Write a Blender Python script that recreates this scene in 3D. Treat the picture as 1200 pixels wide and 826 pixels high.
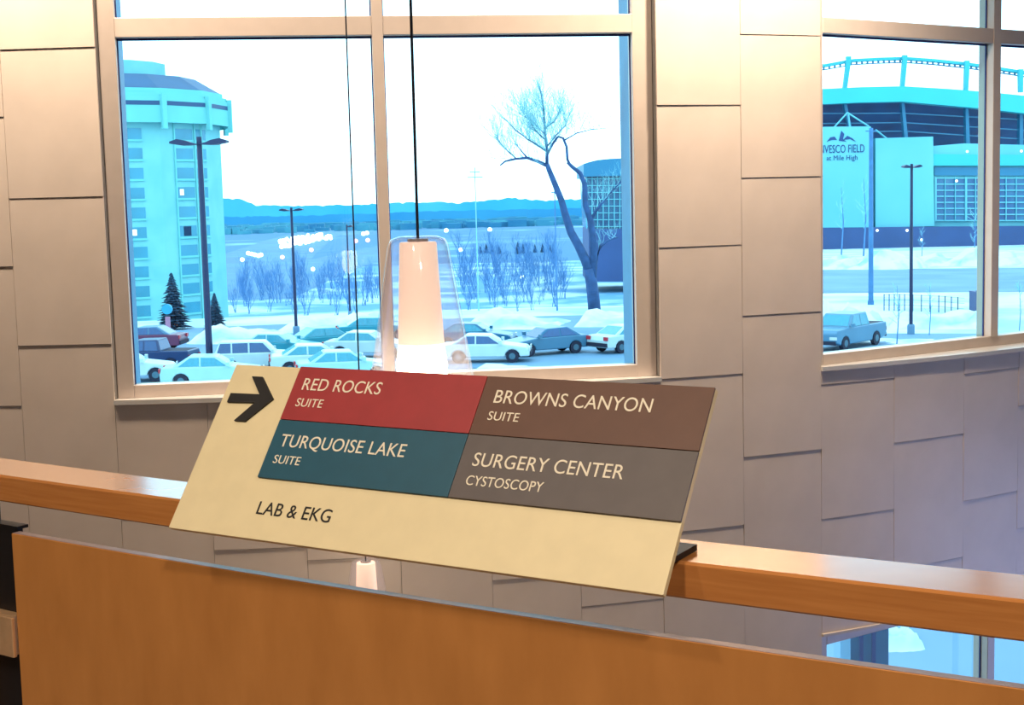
import bpy, bmesh, math, random
from mathutils import Vector, Matrix
R = math.radians
random.seed(7)
for o in list(bpy.data.objects): bpy.data.objects.remove(o)
scene = bpy.context.scene
col = scene.collection

# ------------------------------------------------------------------ camera
FPX, H0, ROLL = 1650.0, 238.0, 0.0255
EYE = Vector((0, 0, 1.58))
_p = math.atan((413 - H0) / FPX); _r = math.atan(ROLL)
FWD = Vector((0, math.cos(_p), -math.sin(_p))); _X = Vector((1, 0, 0)); _U = Vector((0, math.sin(_p), math.cos(_p)))
RGT = _X * math.cos(_r) - _U * math.sin(_r); UPV = _X * math.sin(_r) + _U * math.cos(_r)
cd = bpy.data.cameras.new('camera'); cam = bpy.data.objects.new('camera', cd); col.objects.link(cam)
cd.sensor_fit = 'HORIZONTAL'; cd.sensor_width = 36; cd.lens = FPX / 1200 * 36
cd.clip_start = .05; cd.clip_end = 8000
cam.matrix_world = Matrix(((RGT.x, UPV.x, -FWD.x, EYE.x), (RGT.y, UPV.y, -FWD.y, EYE.y), (RGT.z, UPV.z, -FWD.z, EYE.z), (0, 0, 0, 1)))
scene.camera = cam

# ------------------------------------------------------------------ sky, daylight, exposure
w = bpy.data.worlds.new('overcast_sky'); scene.world = w; w.use_nodes = True
bg = w.node_tree.nodes['Background']; bg.inputs[0].default_value = (1.0, .97, 1.08, 1); bg.inputs[1].default_value = 3.2
scene.view_settings.view_transform = 'Standard'; scene.view_settings.look = 'None'
scene.view_settings.exposure = 0; scene.view_settings.gamma = 1; scene.view_settings.use_curve_mapping = False

def light(name, kind, loc, target, energy, color, size=.3, size_y=None, spot=None, blend=.5):
    l = bpy.data.lights.new(name, kind); l.energy = energy; l.color = color
    if kind == 'AREA':
        l.shape = 'RECTANGLE' if size_y else 'DISK'; l.size = size
        if size_y: l.size_y = size_y
    else: l.shadow_soft_size = size
    if kind == 'SPOT': l.spot_size = R(spot); l.spot_blend = blend
    o = bpy.data.objects.new(name, l); col.objects.link(o); o.location = loc
    o.rotation_euler = (Vector(target) - Vector(loc)).to_track_quat('-Z', 'Y').to_euler()
    return o
CEIL = 4.7

# ------------------------------------------------------------------ pixel helpers (a pixel gives a direction only)
def ray(px, py): return FWD + RGT * ((px - 600) / FPX) + UPV * ((413 - py) / FPX)
def onz(px, py, z): d = ray(px, py); return EYE + d * ((z - EYE.z) / d.z)
def at(px, py, Y): d = ray(px, py); return EYE + d * (Y / d.y)
def onplane(px, py, P, n): d = ray(px, py); return EYE + d * ((Vector(P) - EYE).dot(n) / d.dot(n))

# ------------------------------------------------------------------ materials
MATS = {}; KO = 1.0
def mat(name, c, rough=.6, metal=0, var=.0, scale=8, c2=None, bump=0, emit=None, estr=0, spec=.5, stretch=None, detail=4, ramp=(.35, .65), coat=0):
    m = bpy.data.materials.new(name); m.use_nodes = True; nt = m.node_tree; b = nt.nodes['Principled BSDF']
    b.inputs['Roughness'].default_value = rough; b.inputs['Metallic'].default_value = metal
    b.inputs['Specular IOR Level'].default_value = spec; b.inputs['Coat Weight'].default_value = coat; b.inputs['Coat Roughness'].default_value = .12
    c = tuple(x * KO for x in c); c2 = tuple(x * KO for x in c2) if c2 else None
    b.inputs['Base Color'].default_value = (*c, 1)
    tc = nt.nodes.new('ShaderNodeTexCoord'); mp = nt.nodes.new('ShaderNodeMapping'); nz = nt.nodes.new('ShaderNodeTexNoise')
    nt.links.new(tc.outputs['Object'], mp.inputs[0]); nt.links.new(mp.outputs[0], nz.inputs['Vector'])
    if stretch: mp.inputs['Scale'].default_value = stretch
    nz.inputs['Scale'].default_value = scale; nz.inputs['Detail'].default_value = detail
    if c2 is None and var: c2 = tuple(x * (1 - var) for x in c); c = tuple(min(1, x * (1 + var * .5)) for x in c)
    if c2:
        rp = nt.nodes.new('ShaderNodeValToRGB'); rp.color_ramp.elements[0].position, rp.color_ramp.elements[1].position = ramp
        rp.color_ramp.elements[0].color = (*c2, 1); rp.color_ramp.elements[1].color = (*c, 1)
        nt.links.new(nz.outputs[0], rp.inputs[0]); nt.links.new(rp.outputs[0], b.inputs['Base Color'])
    if bump:
        bp = nt.nodes.new('ShaderNodeBump'); bp.inputs['Strength'].default_value = bump; bp.inputs['Distance'].default_value = .02
        nt.links.new(nz.outputs[0], bp.inputs['Height']); nt.links.new(bp.outputs[0], b.inputs['Normal'])
    if emit: b.inputs['Emission Color'].default_value = (*emit, 1); b.inputs['Emission Strength'].default_value = estr
    MATS[name] = m; return m
def glass_mat(name, tint, gloss=.06, rough=.0, diffuse=0, dcol=(1, 1, 1)):
    m = bpy.data.materials.new(name); m.use_nodes = True; nt = m.node_tree; nt.nodes.clear()
    out = nt.nodes.new('ShaderNodeOutputMaterial'); t = nt.nodes.new('ShaderNodeBsdfTransparent'); g = nt.nodes.new('ShaderNodeBsdfGlossy')
    t.inputs[0].default_value = (*tint, 1); g.inputs['Roughness'].default_value = rough
    fr = nt.nodes.new('ShaderNodeFresnel'); fr.inputs[0].default_value = 1.3 + gloss
    mx = nt.nodes.new('ShaderNodeMixShader')
    ge = nt.nodes.new('ShaderNodeNewGeometry'); sb_ = nt.nodes.new('ShaderNodeMath'); sb_.operation = 'SUBTRACT'; sb_.inputs[0].default_value = 1; nt.links.new(ge.outputs['Backfacing'], sb_.inputs[1])   # entry face only
    mu = nt.nodes.new('ShaderNodeMath'); mu.operation = 'MULTIPLY'; nt.links.new(sb_.outputs[0], mu.inputs[0]); nt.links.new(fr.outputs[0], mu.inputs[1]); nt.links.new(mu.outputs[0], mx.inputs[0])
    nt.links.new(t.outputs[0], mx.inputs[1]); nt.links.new(g.outputs[0], mx.inputs[2])
    last = mx
    if diffuse:
        d = nt.nodes.new('ShaderNodeBsdfTranslucent'); d.inputs[0].default_value = (*dcol, 1)
        m2 = nt.nodes.new('ShaderNodeMixShader'); m2.inputs[0].default_value = diffuse
        nt.links.new(mx.outputs[0], m2.inputs[1]); nt.links.new(d.outputs[0], m2.inputs[2]); last = m2
    nt.links.new(last.outputs[0], out.inputs[0]); MATS[name] = m; return m
mat('panel', (.68, .565, .50), .42, .12, var=.05, scale=3, bump=.05, spec=.5)
mat('backing', (.22, .2, .19), .8, var=.1)
mat('frame', (.58, .48, .43), .38, .1, var=.03)
mat('sill', (.7, .66, .64), .25, .3, var=.03)
mat('jamb', (.07, .26, .5), .5, var=.05)  # blue of the skylight on the reveals put into their colour
mat('gasket', (.02, .04, .2), .6, var=.05)
glass_mat('window_glass', (.72, .955, 1.0), .12)  # cyan tint carries part of the outdoor light's cold cast
glass_mat('side_glass', (.62, .74, 1.0), .12)  # blue of the side daylight put into the glass tint
mat('plaster', (.62, .55, .48), .85, var=.05, scale=2)
mat('carpet', (.25, .2, .18), .95, var=.2, scale=60, bump=.3)
mat('tile', (.25, .23, .22), .35, var=.1, scale=1.5)
mat('maple', (.56, .22, .06), .2, c2=(.46, .165, .042), scale=5, stretch=(1.2, 1.2, 26), detail=6, ramp=(.3, .7), spec=.5, coat=.4)
mat('maple_panel', (.60, .25, .068), .45, c2=(.47, .185, .046), scale=3.0, stretch=(5, 5, 1.6), detail=9, ramp=(.2, .8), spec=.3)
mat('panel_edge', (.34, .24, .24), .35, var=.08, scale=30)  # grey mauve of a reflection put into the top edge colour
mat('black_steel', (.012, .011, .013), .45, .3, var=.1)
mat('brass_clip', (.75, .46, .25), .35, .5, var=.1, scale=30)
mat('cream', (.80, .66, .40), .5, var=.03, scale=25)
mat('red_plate', (.35, .03, .032), .5, var=.06, scale=30)
mat('teal_plate', (.012, .085, .135), .5, var=.06, scale=30)
mat('brown_plate', (.125, .055, .034), .5, var=.06, scale=30)
mat('grey_plate', (.115, .092, .088), .5, var=.06, scale=30)
mat('white_letter', (.85, .74, .58), .6, var=.02)
mat('black_letter', (.014, .011, .010), .6, var=.05)
mat('grey_steel', (.35, .33, .33), .35, .7, var=.05)
mat('cord', (.01, .012, .03), .6, var=.1)
glass_mat('lamp_glass', (.985, .98, .995), .22, .03, .055, (.95, .9, 1))
mat('frosted', (.85, .62, .48), .35, emit=(1, .68, .48), estr=.78, var=.03)
mat('bulb', (1, .9, .75), .4, emit=(1, .82, .55), estr=15, var=.01)
mat('downlight', (1, .9, .8), .4, emit=(1, .85, .6), estr=6, var=.01)
# outdoors: cold cyan cast of the daylight is mixed into most base colours
KO = .66
mat('snow', (.78, .88, .88), .9, c2=(.34, .62, .74), scale=.35, detail=8, ramp=(.38, .58), bump=.4)
mat('lawn_snow', (.72, .84, .86), .9, c2=(.38, .64, .76), scale=.12, detail=8, ramp=(.36, .56))
mat('asphalt', (.10, .25, .42), .8, c2=(.18, .35, .52), scale=.12, detail=8)
mat('valley', (.05, .21, .40), .95, c2=(.24, .50, .56), scale=.016, detail=9, ramp=(.32, .44))
mat('scrub', (.12, .36, .62), .95, c2=(.55, .76, .80), scale=.06, detail=9, ramp=(.40, .54))
mat('road', (.085, .25, .44), .85, var=.15, scale=.05)
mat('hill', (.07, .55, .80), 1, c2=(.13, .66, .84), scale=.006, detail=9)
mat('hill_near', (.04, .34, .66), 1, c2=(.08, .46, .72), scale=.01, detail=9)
mat('tower_wall', (.26, .70, .72), .8, c2=(.20, .62, .68), scale=.3)
mat('tower_band', (.20, .68, .68), .8, var=.05, scale=.3)
mat('tower_roof', (.012, .105, .25), .6, var=.12, scale=.3)
mat('tower_glass', (.05, .36, .52), .25, var=.15, scale=.2)
mat('tower_dark', (.008, .07, .2), .5, var=.1)
mat('lit_window', (1, .8, .7), .5, emit=(1, .78, .62), estr=1.6, var=.02)
mat('pole_dark', (.006, .02, .09), .5, .2, var=.1)
mat('pole_light', (.05, .22, .5), .6, var=.15, scale=3)
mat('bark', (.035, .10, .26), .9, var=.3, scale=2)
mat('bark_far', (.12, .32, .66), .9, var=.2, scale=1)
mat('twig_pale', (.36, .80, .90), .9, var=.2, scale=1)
mat('spruce', (.008, .055, .12), .9, var=.5, scale=2)
mat('stadium_wall', (.21, .67, .76), .7, c2=(.16, .60, .72), scale=.05)
mat('stadium_fascia', (.04, .62, .70), .6, var=.05, scale=.1)
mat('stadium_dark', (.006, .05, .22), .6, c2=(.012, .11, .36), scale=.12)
mat('stadium_steel', (.02, .25, .45), .5, var=.1)
mat('stadium_base', (.045, .105, .30), .7, var=.1, scale=.2)
mat('stadium_glass', (.012, .12, .34), .2, c2=(.04, .24, .45), scale=.2)
mat('letter_blue', (.004, .06, .25), .6, var=.1)
mat('tyre', (.006, .01, .04), .8, var=.1)
mat('car_glass', (.015, .10, .28), .12, var=.1)
mat('car_glass_pale', (.04, .35, .48), .15, var=.1)
mat('hub', (.10, .22, .3), .4, .5, var=.1)
mat('tail_light', (.6, .03, .05), .3, var=.05)
mat('head_light', (.7, .8, .8), .2, var=.05)
for n, c in (('navy', (.018, .055, .17)), ('maroon', (.16, .035, .10)), ('white', (.62, .80, .84)), ('teal', (.03, .34, .45)), ('silver', (.10, .28, .44)), ('red', (.62, .05, .10)), ('dark_teal', (.01, .15, .30)), ('ice', (.42, .72, .80)), ('steel', (.07, .22, .36))):
    mat('paint_' + n, c, .3, var=.05, scale=1.5, spec=.4)
KO = 1.0
mat('far_light', (1, .9, .85), .5, emit=(1, .86, .8), estr=7, var=.01)
mat('far_light_red', (1, .3, .4), .5, emit=(1, .35, .45), estr=3, var=.01)
KO = .66
mat('fence_dark', (.01, .07, .2), .6, var=.1)
mat('gate_purple', (.06, .10, .26), .6, var=.1)
mat('turquoise', (.02, .45, .75), .5, var=.05)
mat('pink', (.55, .25, .4), .5, var=.05)
mat('town', (.10, .44, .56), .9, c2=(.03, .24, .44), scale=.02)

# ------------------------------------------------------------------ mesh helpers
class MB:
    def __init__(s): s.v = []; s.f = []
    def quadbox(s, P):                     # 8 points: bottom loop then top loop
        n = len(s.v); s.v += [Vector(p) for p in P]
        s.f += [tuple(n + i for i in q) for q in ((3, 2, 1, 0), (4, 5, 6, 7), (0, 1, 5, 4), (1, 2, 6, 5), (2, 3, 7, 6), (3, 0, 4, 7))]; return s
    def box(s, a, b):
        x0, y0, z0 = a; x1, y1, z1 = b
        return s.quadbox([(x0, y0, z0), (x1, y0, z0), (x1, y1, z0), (x0, y1, z0), (x0, y0, z1), (x1, y0, z1), (x1, y1, z1), (x0, y1, z1)])
    def frame_box(s, O, u, v, n, a, b):    # box in a local frame
        pts = []
        for k in (0, 1):
            for (i, j) in ((0, 0), (1, 0), (1, 1), (0, 1)):
                pts.append(O + u * (a[0], b[0])[i] + v * (a[1], b[1])[j] + n * (a[2], b[2])[k])
        return s.quadbox(pts)
    def prism(s, pts, ext):                # polygon + extrusion vector
        n = len(s.v); m = len(pts); pts = [Vector(p) for p in pts]; ext = Vector(ext)
        s.v += pts + [p + ext for p in pts]
        s.f.append(tuple(range(n, n + m))); s.f.append(tuple(range(n + 2 * m - 1, n + m - 1, -1)))
        for i in range(m): j = (i + 1) % m; s.f.append((n + i, n + m + i, n + m + j, n + j))
        return s
    def tube(s, pts, rad, k=6, cap=True):
        pts = [Vector(p) for p in pts]; n0 = len(s.v); m = len(pts)
        if not hasattr(rad, '__len__'): rad = [rad] * m
        for i, p in enumerate(pts):
            t = (pts[min(i + 1, m - 1)] - pts[max(i - 1, 0)]).normalized()
            a = t.cross(Vector((0, 0, 1)) if abs(t.z) < .9 else Vector((1, 0, 0))).normalized(); b = t.cross(a)
            for j in range(k):
                an = 2 * math.pi * j / k; s.v.append(p + (a * math.cos(an) + b * math.sin(an)) * rad[i])
        for i in range(m - 1):
            for j in range(k):
                q = (j + 1) % k; s.f.append((n0 + i * k + j, n0 + i * k + q, n0 + (i + 1) * k + q, n0 + (i + 1) * k + j))
        if cap: s.f.append(tuple(n0 + j for j in range(k - 1, -1, -1))); s.f.append(tuple(n0 + (m - 1) * k + j for j in range(k)))
        return s
    def lathe(s, prof, O=(0, 0, 0), k=24, closed=False):
        n0 = len(s.v); O = Vector(O); m = len(prof)
        for r, z in prof:
            for j in range(k): an = 2 * math.pi * j / k; s.v.append(O + Vector((r * math.cos(an), r * math.sin(an), z)))
        for i in range(m if closed else m - 1):
            i2 = (i + 1) % m
            for j in range(k): q = (j + 1) % k; s.f.append((n0 + i * k + j, n0 + i * k + q, n0 + i2 * k + q, n0 + i2 * k + j))
        if not closed:
            if prof[0][0] > 1e-4: s.f.append(tuple(n0 + j for j in range(k - 1, -1, -1)))
            if prof[-1][0] > 1e-4: s.f.append(tuple(n0 + (m - 1) * k + j for j in range(k)))
        return s
    def mesh(s, name, m, off=Vector((0, 0, 0)), smooth=False):
        me = bpy.data.meshes.new(name); me.from_pydata([tuple(v - off) for v in s.v], [], s.f)
        bm = bmesh.new(); bm.from_mesh(me); bmesh.ops.recalc_face_normals(bm, faces=bm.faces); bm.to_mesh(me); bm.free()
        me.materials.append(MATS[m]); me.update()
        if smooth: me.polygons.foreach_set('use_smooth', [True] * len(me.polygons))
        return me
    def build(s, name, m, parent=None, smooth=False, bevel=0, origin=None):
        if parent is not None: off = parent_world(parent)
        else: off = Vector((0, 0, 0))
        base = Vector(origin) if origin is not None else off
        o = bpy.data.objects.new(name, s.mesh(name, m, base, smooth)); col.objects.link(o)
        o.location = base - off
        if parent is not None: o.parent = parent
        if bevel:
            md = o.modifiers.new('bevel', 'BEVEL'); md.width = bevel; md.segments = 2; md.limit_method = 'ANGLE'
        return o
def parent_world(p):
    l = Vector((0, 0, 0))
    while p is not None: l += Vector(p.location); p = p.parent
    return l
def tag(o, label=None, cat=None, group=None, kind=None):
    if label: o['label'] = label
    if cat: o['category'] = cat
    if group: o['group'] = group
    if kind: o['kind'] = kind
    return o
def thing(name, loc, label=None, cat=None, group=None, kind=None):
    o = bpy.data.objects.new(name, None); o.empty_display_size = .2; col.objects.link(o); o.location = loc
    return tag(o, label, cat, group, kind)
def copy_tree(o, parent=None):
    c = o.copy(); col.objects.link(c); c.parent = parent
    for ch in o.children: copy_tree(ch, c)
    return c

# ================================================================== the curved panelled wall
RW = 11.42; TH0 = -0.0791
P0 = Vector((-3.185, 8.967, 0)); WC = P0 + Vector((-math.sin(TH0), math.cos(TH0), 0)) * RW
def warc(th, z=0, off=0):                 # off > 0: towards the room
    return WC + Vector((math.sin(th), -math.cos(th), 0)) * (RW + off) + Vector((0, 0, z))
def th_px(px, py):
    d = ray(px, py); d2 = Vector((d.x, d.y)); o = Vector((EYE.x - WC.x, EYE.y - WC.y))
    a = d2.dot(d2); b = 2 * o.dot(d2); c = o.dot(o) - RW * RW
    t = (-b - math.sqrt(b * b - 4 * a * c)) / (2 * a); q = o + d2 * t
    return math.atan2(q.x, -q.y)
lines = [th_px(17, 330), th_px(127, 330), th_px(247, 560), th_px(359, 620), th_px(470, 660), th_px(577, 690), th_px(681, 700), th_px(772, 320), th_px(869, 320), th_px(961.5, 320), th_px(1047, 560), th_px(1128, 560)]
STEP = .61 / RW
LINE = {i: t for i, t in enumerate(lines)}
for i in range(1, 5): LINE[-i] = LINE[0] - i * STEP
for i in range(12, 17): LINE[i] = LINE[11] + (i - 11) * STEP
def zwall(px, py):
    th = th_px(px, py); p = warc(th); d = ray(px, py); return EYE.z + d.z * ((p.y - EYE.y) / d.y)
def chord(i, j, back):
    A = warc(LINE[i]); B = warc(LINE[j]); u = (B - A).normalized(); n = Vector((u.y, -u.x, 0))   # n to the room
    return A - n * back, u, n, (B - A).length
ZB, ZT = -6.3, CEIL
W1 = chord(1, 7, .05); W2 = chord(9, 15, .05)
def wz(W, px, py): return onplane(px, py, W[0], W[2]).z
def wt(W, px, py): return (onplane(px, py, W[0], W[2]) - W[0]).dot(W[1])
z1_bot = wz(W1, 450, 454); z1_top = 4.25
z2_bot = wz(W2, 1060, 417); z2_top = 4.25
z3_top = wz(W2, 966, 741); z3_bot = -5.6
openings = [(1, 7, z1_bot - .02, z1_top + .015), (9, 15, z2_bot - .02, z2_top + .015), (9, 15, z3_bot - .02, z3_top + .015)]
joints = {-1: [138, 313, 476], 0: [56, 231, 404], 3: [654], 6: [706], 7: [123, 288.5, 441, 620], 8: [41, 207.5, 367.5, 531], 9: [602.5], 10: [513.5, 660], 11: [581]}
PH = .965
def solid_spans(i, a, b):
    spans = [(a, b)]
    for (i0, i1, z0, z1) in openings:
        if i0 <= i < i1:
            new = []
            for (p, q) in spans:
                if z1 <= p or z0 >= q: new.append((p, q)); continue
                if p < z0: new.append((p, z0))
                if q > z1: new.append((z1, q))
            spans = new
    return spans
back = MB()
for i in range(-4, 16):
    a, b = LINE[i], LINE[i + 1]
    for (z0, z1) in solid_spans(i, ZB, ZT):
        back.quadbox([warc(a, z0, -.012), warc(b, z0, -.012), warc(b, z0, -.40), warc(a, z0, -.40), warc(a, z1, -.012), warc(b, z1, -.012), warc(b, z1, -.40), warc(a, z1, -.40)])
wall_back = back.build('wall_back', 'backing'); tag(wall_back, 'curved atrium wall clad in staggered beige metal panels', kind='structure')
def panel(i, z0, z1, top_true, bot_true):
    a, b = LINE[i], LINE[i + 1]; g = .0013 / RW; N = 4
    a += g; b -= g; z0 += .0016; z1 -= .0016
    m = MB(); H = max(.05, top_true - bot_true); rnd = random.Random(i * 131 + int(z1 * 50))
    w1, w2 = rnd.uniform(-.0015, .0015), rnd.uniform(-.0015, .0015)
    def off(fu, z):
        t = (top_true - z) / H
        return .004 + .0042 * t ** 3 + .003 * math.sin(math.pi * t) + (w1 * fu + w2 * (1 - fu)) * t
    for jz in range(N + 1):
        z = z1 + (z0 - z1) * jz / N
        for ju in range(N + 1):
            fu = ju / N; m.v.append(warc(a + (b - a) * fu, z, off(fu, z)))
    for jz in range(N):
        for ju in range(N):
            q = jz * (N + 1) + ju; m.f.append((q, q + N + 1, q + N + 2, q + 1))
    rim = [k for k in range(N + 1)] + [k * (N + 1) + N for k in range(1, N + 1)] + [N * (N + 1) + k for k in range(N - 1, -1, -1)] + [k * (N + 1) for k in range(N - 1, 0, -1)]
    n0 = len(m.v); cen = Vector((WC.x, WC.y, 0))
    for k in rim:
        p = m.v[k]; r = Vector((p.x - cen.x, p.y - cen.y, 0)); m.v.append(cen + r.normalized() * (RW - .010) + Vector((0, 0, p.z)))
    for k in range(len(rim)):
        k2 = (k + 1) % len(rim); m.f.append((rim[k], rim[k2], n0 + k2, n0 + k))
    o = m.build('wall_panel', 'panel', wall_back, smooth=False, origin=warc((a + b) / 2, (z0 + z1) / 2))
for i in range(-4, 16):
    xm = None
    if i in joints:
        th = (LINE[i] + LINE[i + 1]) / 2; p = warc(th)
        def zj(py):
            px = 600 + FPX * (p - EYE).dot(RGT) / (p - EYE).dot(FWD)
            d = ray(px, py); return EYE.z + d.z * (p.y / d.y)
        zs = sorted(zj(y) for y in joints[i])
    else: zs = [random.Random(i).uniform(-.5, .4)]
    lo, hi = zs[0], zs[-1]
    while lo > ZB: lo -= PH; zs.insert(0, lo)
    while hi < ZT: hi += PH; zs.append(hi)
    for z0, z1 in zip(zs, zs[1:]):
        for (p, q) in solid_spans(i, max(z0, ZB), min(z1, ZT)):
            if q - p > .03: panel(i, p, q, z1, z0)

# ------------------------------------------------------------------ windows
def window(name, W, zb, zt, tl, tr, mulls, transoms, botf, topf, label, sill_mat='sill', cols=(1, 7)):
    A, u, n, L = W; Z = Vector((0, 0, 1)); D = .13
    root = thing(name, A + Z * zb, label, kind='structure')
    def bar(nm, t0, t1, z0, z1, d0=-D, d1=0, m='frame', par=root):
        return MB().frame_box(A, u, Z, n, (t0, z0, d0), (t1, z1, d1)).build(nm, m, par, bevel=.004)
    bar('frame_jamb', 0.012, tl, zb, zt); bar('frame_jamb', tr, L - .012, zb, zt)
    bar('frame_bottom', tl, tr, zb, botf); bar('frame_head', tl, tr, topf, zt)
    ts = [tl] + [x for m in mulls for x in m] + [tr]; zs = [botf] + [x for t in transoms for x in t] + [topf]
    for (a, b) in mulls: bar('mullion', a, b, botf, topf, -D, .012)
    for (a, b) in transoms:
        for k in range(0, len(ts), 2): bar('transom', ts[k], ts[k + 1], a, b, -D, .006)
    for k in range(0, len(ts), 2):
        for q in range(0, len(zs), 2):
            bar('pane', ts[k], ts[k + 1], zs[q], zs[q + 1], -.075, -.067, 'window_glass')
            g = MB()
            for (a0, a1, b0, b1) in ((ts[k], ts[k + 1], zs[q + 1] - .014, zs[q + 1]), (ts[k], ts[k] + .008, zs[q], zs[q + 1]), (ts[k + 1] - .008, ts[k + 1], zs[q], zs[q + 1])):
                g.frame_box(A, u, Z, n, (a0, b0, -.066), (a1, b1, -.055))
            g.build('gasket', 'gasket', root)
    # exterior reveals
    bar('outer_reveal', tl - .11, tl - .02, zb - .05, zt, -.50, -D - .002, 'jamb'); bar('outer_reveal', tr + .02, tr + .11, zb - .05, zt, -.50, -D - .002, 'jamb')
    # sill between the glazing plane and the curved wall face
    s = MB(); pts = [A + Z * (zb - .03) - n * .02]
    i0, i1 = cols; K = 10
    arc = [warc(LINE[i0] + (LINE[i1] - LINE[i0]) * k / K, zb - .03, .028) for k in range(K + 1)]
    poly = arc + [A + u * L + Z * (zb - .03) - n * .04, A + Z * (zb - .03) - n * .04]
    s.prism(poly, (0, 0, .03)); s.build('sill', sill_mat, root)
    # head closing board and reveal boards at the sides
    h = MB(); poly = [p + Z * (zt - zb + .03) for p in poly]; h.prism(poly, (0, 0, .02)); h.build('head_board', 'frame', root)
    return root
window('window_1', W1, z1_bot, z1_top, wt(W1, 146, 248), wt(W1, 743.5, 232), [(wt(W1, 443, 248), wt(W1, 456, 248))],
       [(wz(W1, 440, 41.2), wz(W1, 440, 18.5)), (3.55, 3.65)], wz(W1, 450, 439.5), z1_top - .1,
       'wide left atrium window looking out to the round hotel tower')
t2 = [wt(W2, 964.5, 230), wt(W2, 1161.5, 230)]; mw = .085; pw = t2[1] - t2[0]
mulls2 = [(t2[1] + k * (pw + mw), t2[1] + mw + k * (pw + mw)) for k in range(2)]
L2 = W2[3]
window('window_2', W2, z2_bot, z2_top, t2[0], L2 - .1, mulls2, [(wz(W2, 1060, 44.5), wz(W2, 1060, 26.5)), (3.55, 3.65)],
       wz(W2, 1066, 404.5), z2_top - .1, 'right atrium window looking out to the stadium', cols=(9, 15))
window('window_3', W2, z3_bot, z3_top, wt(W2, 969, 780), L2 - .1, mulls2, [(-3.9, -3.8)], z3_bot + .1, wz(W2, 975, 754),
       'lower storey window showing between handrail and guard panel', cols=(9, 15))

# ------------------------------------------------------------------ the rest of the shell
def struct(name, m, mm, label): return tag(m.build(name, mm), label, kind='structure')
struct('floor', MB().box((-7.2, -5.2, ZB - .2), (9.2, 12.5, ZB)), 'tile', 'tiled floor at the bottom of the atrium')
struct('ceiling', MB().box((-7.2, -5.2, CEIL + .001), (9.2, 14.5, CEIL + .2)), 'plaster', 'plaster ceiling over atrium and balcony')
struct('wall_left', MB().box((-7.2, -5, ZB), (-7, 11.5, CEIL)), 'plaster', 'plaster side wall at the left of the atrium')
struct('wall_rear', MB().box((-7.2, -5.2, ZB), (9.2, -5, CEIL)), 'plaster', 'plaster wall behind the balcony')
wr = MB()
wr.box((9, -5, ZB), (9.2, 14.5, -5.4)); wr.box((9, -5, -1.4), (9.2, 14.5, CEIL)); wr.box((9, -5, -5.4), (9.2, 7.2, -1.4)); wr.box((9, 11.4, -5.4), (9.2, 14.5, -1.4))
struct('wall_right', wr, 'plaster', 'side wall with a wide window opening at the right')
w4 = thing('window_4', (9.1, 9.3, -5.4), 'unseen side window of the atrium, glass tinted to turn its daylight blue', kind='structure')
MB().box((9.09, 7.2, -5.4), (9.10, 11.4, -1.4)).build('pane', 'side_glass', w4)
for y_ in (7.2, 8.6, 10.0, 11.34): MB().box((9.05, y_, -5.4), (9.15, y_ + .06, -1.4)).build('mullion', 'frame', w4)
pE = warc(LINE[16]); pS = warc(LINE[-4])
c = MB(); c.quadbox([(pE.x - .02, pE.y, ZB), (9.2, pE.y + .3, ZB), (9.2, pE.y + .5, ZB), (pE.x - .02, pE.y + .4, ZB), (pE.x - .02, pE.y, ZT), (9.2, pE.y + .3, ZT), (9.2, pE.y + .5, ZT), (pE.x - .02, pE.y + .4, ZT)])
struct('wall_back_end', c, 'plaster', 'plain wall continuing past the panelled wall at the right')
c = MB(); c.quadbox([(-7.2, pS.y, ZB), (pS.x + .01, pS.y, ZB), (pS.x + .01, pS.y + .35, ZB), (-7.2, pS.y + .35, ZB), (-7.2, pS.y, ZT), (pS.x + .01, pS.y, ZT), (pS.x + .01, pS.y + .35, ZT), (-7.2, pS.y + .35, ZT)])
struct('wall_back_start', c, 'plaster', 'plain wall continuing past the panelled wall at the left')

# ================================================================== balcony railing
# plan curve of the railing front, fitted to points seen on it
RP = [(-1.02, 2.74), (-.814, 2.617), (-.624, 2.497), (.219, 1.934), (.633, 1.718), (-.997, 2.737), (-.292, 2.278), (.238, 1.943), (.637, 1.725)]
def quadfit(P):
    S = [[0.0] * 4 for _ in range(3)]
    for x, y in P:
        b = (1, x, x * x)
        for i in range(3):
            for j in range(3): S[i][j] += b[i] * b[j]
            S[i][3] += b[i] * y
    for i in range(3):
        for k in range(i + 1, 3):
            f = S[k][i] / S[i][i]
            for j in range(4): S[k][j] -= f * S[i][j]
    c = [0] * 3
    for i in (2, 1, 0): c[i] = (S[i][3] - sum(S[i][j] * c[j] for j in range(i + 1, 3))) / S[i][i]
    return c
qa, qb, qc = quadfit(RP)
def rpath(x):
    xc = max(-1.1, min(.75, x)); y = qa + qb * xc + qc * xc * xc; s = qb + 2 * qc * xc
    y += s * (x - xc); t = Vector((1, s, 0)).normalized(); n = Vector((-t.y, t.x, 0))    # n away from the camera
    return Vector((x, y, 0)), t, n
def sweep(xs, prof):      # prof: list of (offset away from camera, z)
    m = MB(); k = len(prof)
    for x in xs:
        p, t, n = rpath(x)
        for (o, z) in prof: m.v.append(p + n * o + Vector((0, 0, z)))
    for i in range(len(xs) - 1):
        for j in range(k): q = (j + 1) % k; m.f.append((i * k + j, (i + 1) * k + j, (i + 1) * k + q, i * k + q))
    m.f.append(tuple(range(k))); m.f.append(tuple(range((len(xs) - 1) * k + k - 1, (len(xs) - 1) * k - 1, -1)))
    return m
def frange(a, b, n): return [a + (b - a) * i / n for i in range(n + 1)]
RT, RB, GT = 1.07, 1.016, .955
rail = thing('balcony_railing', rpath(-1.0)[0], 'balcony railing with wooden handrail and wooden guard panel', 'railing')
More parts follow.
